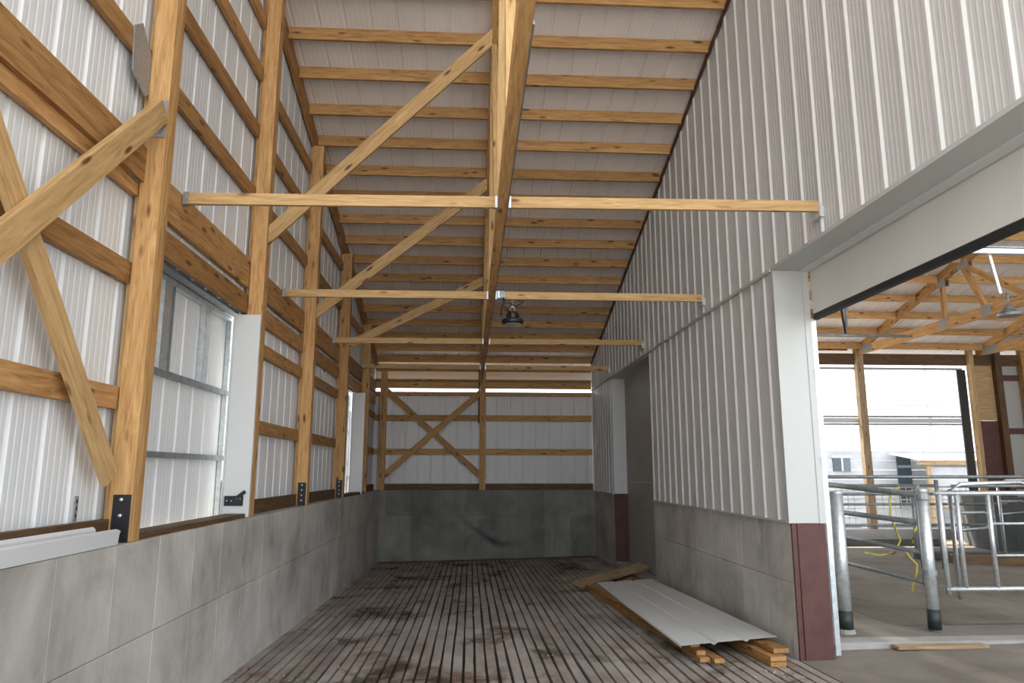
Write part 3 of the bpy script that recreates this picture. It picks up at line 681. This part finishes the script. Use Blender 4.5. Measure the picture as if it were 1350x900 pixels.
for n, x0, x1 in (('wire_mesh_panel', 7.2, 9.25), ('wire_mesh_panel', 9.55, 12.0)):
    e = empty(n, ((x0+x1)/2, 17.0, 0.6), 'pale welded wire panel low in the barn window, %s the window post' % ('left of' if x0 < 9 else 'right of'), 'fence', 'welded wire panels')
    J = ([], [])
    xx = x0
    while xx <= x1: tube('', [(xx, 17.0, 0.62), (xx, 17.0, 1.55)], 0.009, None, None, 4, False, J); xx += 0.15
    for z in (0.64, 0.85, 1.06, 1.27, 1.48): tube('', [(x0, 17.0, z), (x1, 17.0, z)], 0.009, None, None, 4, False, J)
    o = raw('wire', J[0], J[1], 'white_wire', e); o['kind'] = 'stuff'
    for z in (0.645, 1.57): board('frame_bar', (x0, 17.0, z), (x1, 17.0, z), 0.03, 0.04, 'white_wire', e)

# pipework
def pipe_post(x, y, z0, z1, r, label, lean=0.0):
    e = empty('pipe_post', (x, y, z0), label, 'post', 'galvanized pipe posts')
    tube('pipe', [(x, y, z0), (x+lean, y, z1)], r, 'galv', e, 16)
    s = tube('sleeve', [(x, y, z0+0.02), (x+lean*0.15, y, z0+0.21)], r+0.006, 'sleeve', e, 16); s['label'] = 'dark plastic sleeve at the foot'
    lathe('cap', [(r+0.002, z1), (r*0.9, z1+0.02), (0.01, z1+0.028)], (x+lean, y, 0), 'galv', e, 16)
    return e
pp1 = pipe_post(3.69, 7.20, 0.386, 1.72, 0.062, 'thick galvanized pipe post beside the red-brown column')
lathe('footing', [(0.085, 0.386), (0.075, 0.42), (0.06, 0.43)], (3.69, 7.20, 0), 'curb', pp1, 14)
pp2 = pipe_post(4.60, 7.22, 0.386, 1.74, 0.057, 'thick galvanized pipe post carrying the gate in the doorway')
for z in (0.92, 1.66): lathe('hinge_collar', [(0.068, z), (0.068, z+0.05)], (4.60, 7.22, 0), 'galvdull', pp2, 14)
def gate(name, segs, label, m='galv', cat='gate', group=None):
    e = empty(name, segs[0][1], label, cat, group)
    for nm, a, b, r in segs: tube(nm, [a, b], r, m, e, 10)
    return e
gy = 7.16
gate('pipe_gate', [('hinge_bar', (4.74, gy, 0.74), (4.74, gy, 1.76), 0.024), ('top_rail', (4.70, gy, 1.72), (7.4, gy, 1.72), 0.026), ('bottom_rail', (4.72, gy, 0.79), (7.4, gy, 0.79), 0.024),
     ('upright', (4.92, gy, 0.80), (4.92, gy, 1.71), 0.023), ('upright', (5.25, gy, 0.80), (5.25, gy, 1.71), 0.023), ('upright', (7.38, gy, 0.80), (7.38, gy, 1.71), 0.023),
     ('rail', (5.25, gy, 1.42), (7.38, gy, 1.42), 0.014), ('rail', (5.25, gy, 1.11), (7.38, gy, 1.11), 0.014)], 'bright galvanized pipe gate reaching out of the right edge')
gate('pipe_fence', [('top_rail', (4.62, 7.325, 1.70), (4.68, 10.1, 1.80), 0.032), ('rail', (4.62, 7.325, 1.42), (4.68, 9.6, 1.44), 0.03), ('rail', (4.62, 7.325, 1.12), (4.68, 9.6, 1.14), 0.024),
     ('bottom_rail', (4.62, 7.325, 0.83), (4.68, 9.4, 0.82), 0.02), ('upright', (4.62, 7.325, 0.80), (4.62, 7.325, 1.80), 0.03), ('upright', (4.68, 9.6, 0.40), (4.68, 9.6, 1.78), 0.03)],
     'dark pipe panel running back between the two thick pipe posts', 'galvdull', 'fence')
gate('stall_rail', [('top_rail', (3.8, 11.6, 1.85), (12.5, 11.6, 1.85), 0.028), ('lower_rail', (3.8, 11.6, 1.71), (7.6, 11.6, 1.71), 0.024), ('upright', (7.65, 11.6, 0.386), (7.65, 11.6, 1.80), 0.035), ('lower_rail', (7.9, 11.6, 1.70), (12.5, 11.6, 1.70), 0.026),
     ('upright', (11.2, 11.6, 0.386), (11.2, 11.6, 1.90), 0.035)], 'long dark stall rail across the barn behind the gates', 'galvdull', 'rail')
gate('stall_rail', [('top_rail', (5.0, 13.4, 1.52), (10.2, 13.4, 1.52), 0.03), ('lower_rail', (5.0, 13.4, 1.33), (10.2, 13.4, 1.33), 0.025), ('lower_rail', (5.0, 13.4, 0.95), (10.2, 13.4, 0.95), 0.025),
     ('upright', (6.0, 13.4, 0.386), (6.0, 13.4, 1.52), 0.03), ('upright', (8.35, 13.4, 0.386), (8.35, 13.4, 1.55), 0.045), ('upright', (9.9, 13.4, 0.386), (9.9, 13.4, 1.52), 0.03)], 'far stall rail in front of the pale wire panels', 'galvdull', 'rail')
for k, (xx, yy) in enumerate(((6.1, 9.0), (7.6, 9.0), (9.3, 12.4))):
    e = empty('stall_loop', (xx, yy, 0.386), ['bent pipe stall loop nearest the thick gate post', 'bent pipe stall loop behind the bright gate', 'bent pipe stall loop farthest to the right'][k], 'rail', 'bent stall loops')
    pts = [(xx, yy, 0.386), (xx, yy, 1.70), (xx+0.15, yy, 1.78), (xx+1.1, yy+0.2, 1.80), (xx+1.35, yy+0.2, 1.72), (xx+1.6, yy+0.2, 1.60)]
    tube('loop', pts, 0.026, 'galv', e, 8)
    tube('lower_loop', [(xx, yy, 1.42), (xx+0.5, yy+.1, 1.42), (xx+0.62, yy+.1, 1.34), (xx+0.5, yy+.1, 1.22), (xx, yy, 1.2)], 0.02, 'galvdull', e, 8)
# rope
rp = empty('rope', (4.66, 8.0, 0.9), 'yellow rope knotted and dangling from the dark pipe panel', 'rope')
ROPE = [
    [(4.797, 7.920, 1.765), (4.724, 7.950, 1.731), (4.704, 7.980, 1.613), (4.662, 7.920, 1.451), (4.726, 7.950, 1.302), (4.785, 7.980, 1.184), (4.707, 7.920, 1.117), (4.784, 7.950, 1.106), (4.871, 7.980, 1.005), (4.912, 7.920, 0.931), (4.912, 7.950, 0.831), (4.888, 7.980, 0.747), (4.832, 7.920, 0.653)],
    [(4.717, 7.950, 1.123), (4.711, 7.980, 1.055), (4.500, 7.920, 1.030), (4.348, 7.950, 1.060)],
    [(5.032, 7.980, 1.380), (4.923, 7.920, 1.287), (4.904, 7.950, 1.170), (4.891, 7.980, 1.119)],
]
for pts in ROPE: tube('strand', pts, 0.011, 'rope', rp, 6)
# dark concrete bunk, curbs
pts = [(11.2, 16.2), (10.75, 15.5), (10.45, 14.7), (10.40, 14.1), (10.55, 13.7), (11.0, 13.45), (12.0, 13.35), (15.5, 13.3)]
e = empty('feed_bunk', (11.5, 14, 0.386), 'dark grey curved concrete feed bunk behind the bright gate', 'bunk')
vs = []; fs = []
for x, y in pts: vs += [(x, y, 0.386), (x, y, 1.44)]
ins = [(x+0.2, y+0.2) for x, y in pts]
for x, y in ins: vs += [(x, y, 0.386), (x, y, 1.44)]
n = len(pts)
for i in range(n-1):
    fs.append((2*i, 2*i+2, 2*i+3, 2*i+1)); fs.append((2*n+2*i+1, 2*n+2*i+3, 2*n+2*i+2, 2*n+2*i)); fs.append((2*i+1, 2*i+3, 2*n+2*i+3, 2*n+2*i+1))
fs.append((0, 1, 2*n+1, 2*n)); fs.append((2*n-1, 2*n-2, 4*n-2, 4*n-1))
raw('wall', vs, fs, 'darkblock', e)
o = board('timber_kerb', (8.3, 12.4, 0.455), (12.5, 10.6, 0.455), 0.25, 0.14, 'treated', None, (0, 0, 1), 0.01); tag(o, 'dark timber kerb lying on the floor behind the gate', 'kerb')
o = board('timber_kerb', (8.0, 12.9, 0.455), (13.0, 12.2, 0.455), 0.2, 0.14, 'darkblock', None, (0, 0, 1), 0.01); tag(o, 'dark kerb at the foot of the curved feed bunk', 'kerb')
o = board('timber_kerb', (4.2, 15.25, 0.46), (10.0, 15.25, 0.46), 0.18, 0.15, 'darkblock', None, (0, 0, 1), 0.01); tag(o, 'long dark kerb in front of the dirt feed alley', 'kerb')
# overhead door hardware and conduit in the barn
e = empty('horizontal_track', (6.2, 8.0, 4.4), 'pale horizontal door track hanging in the barn at upper right', 'track')
board('rail', (5.62, 8.0, 4.56), (7.8, 8.0, 4.56), 0.04, 0.06, 'galv', e); board('rail_top', (5.7, 8.02, 4.62), (7.8, 8.02, 4.62), 0.03, 0.02, 'galvdull', e)
board('strap', (6.28, 8.05, 4.53), (6.36, 8.05, 4.05), 0.015, 0.035, 'galv', e, (1, 0, 0))
box('splice', 5.45, 5.68, 7.98, 8.03, 4.53, 4.60, 'galvdull', e)
e = empty('hanging_conduit', (7, 13, 4.5), 'thin grey conduit hung from two wires below the barn roof', 'conduit')
tube('conduit', [(5.6, 13.0, 4.48), (8.4, 13.0, 4.48)], 0.028, 'galvdull', e, 8)
tube('wire', [(7.10, 13.0, 4.48), (6.95, 13.0, 5.965)], 0.022, 'black', e, 6); tube('wire', [(7.10, 13.0, 4.48), (7.24, 13.0, 5.965)], 0.026, 'galvdull', e, 6)
e = empty('barn_lamp', (8.6, 11, 4.5), 'round lamp under the barn truss at the right edge', 'lamp')
lathe('shade', [(0.17, 4.42), (0.18, 4.46), (0.10, 4.52), (0.05, 4.60)], (8.72, 10.9, 0), 'galvdull', e, 18)
tube('stem', [(8.72, 10.9, 4.60), (8.72, 10.9, 4.80)], 0.02, 'galvdull', e, 8)

# ------------------------------------------------------------------ outside beyond the barn
YBLD = 24.0
q = lambda x: x*0.8
h = lambda z: (z-1.94)*0.8+1.94
fb = empty('white_building', (15, YBLD, -0.25), 'big white building across the yard behind the barn window', 'building')
x = 5.0
while x < 28: box('wall_panel', x, x+2.4-0.012, YBLD, YBLD+0.2, h(2.82), 13.0, 'farwhite', fb, 0.004); x += 2.4
z = -0.25
while z < h(2.7):
    x = 5.0
    while x < 28: box('block_course', x, x+2.09, YBLD+0.03, YBLD+0.23, z, z+0.314, 'block', fb, 0.006); x += 2.1
    z += 0.32
wn = box('window', q(15.35), q(16.1), YBLD-0.02, YBLD+0.05, h(1.95), h(2.5), 'glass', fb)
box('window_frame', q(15.3), q(16.15), YBLD-0.05, YBLD-0.02, h(2.5), h(2.6), 'trim', wn); box('window_mullion', q(15.70), q(15.76), YBLD-0.05, YBLD-0.02, h(1.95), h(2.5), 'trim', wn)
dr = box('doorway', q(18.15), q(18.75), YBLD-0.02, YBLD+0.05, h(0.4), h(2.7), 'glass', fb)
board('wall_bar', (q(18.4), YBLD-0.03, h(4.75)), (q(20.6), YBLD-0.03, h(4.75)), 0.03, 0.06, 'galvdull', fb)
board('corner_trim', (q(19.8), YBLD-0.03, h(2.9)), (q(19.8), YBLD-0.03, 12.5), 0.05, 0.08, 'block', fb, (1, 0, 0))
sh = empty('lean_to', (q(20.5), YBLD-1.5, -0.25), 'low tan-framed lean-to with grey panels before the white building', 'shed')
sy = YBLD-1.5
for xx in (18.3, 20.6, 22.8): board('post', (q(xx), sy, -0.25), (q(xx), sy, h(2.15)), 0.1, 0.1, 'ply', sh, (1, 0, 0))
board('roof_beam', (q(17.9), sy, h(2.28)), (q(23.3), sy, h(2.28)), 0.16, 0.13, 'ply', sh); board('sill_beam', (q(18.3), sy, h(0.62)), (q(22.8), sy, h(0.62)), 0.08, 0.1, 'ply', sh)
ra = [(q(17.8), sy-0.2), (q(23.4), sy-0.2), (q(23.4), YBLD-0.08), (q(17.8), YBLD-0.08)]
raw('roof', [(x, y, h(2.36)+(y-sy+0.2)*0.14+t) for t in (0, 0.04) for x, y in ra], [(3, 2, 1, 0), (4, 5, 6, 7), (0, 1, 5, 4), (1, 2, 6, 5), (2, 3, 7, 6), (3, 0, 4, 7)], 'farwhite', sh)
box('panel', q(18.4), q(20.5), sy+0.02, sy+0.05, h(0.7), h(2.1), 'block', sh); box('panel', q(20.7), q(22.7), sy+0.02, sy+0.05, h(0.7), h(2.1), 'doorgrey', sh)
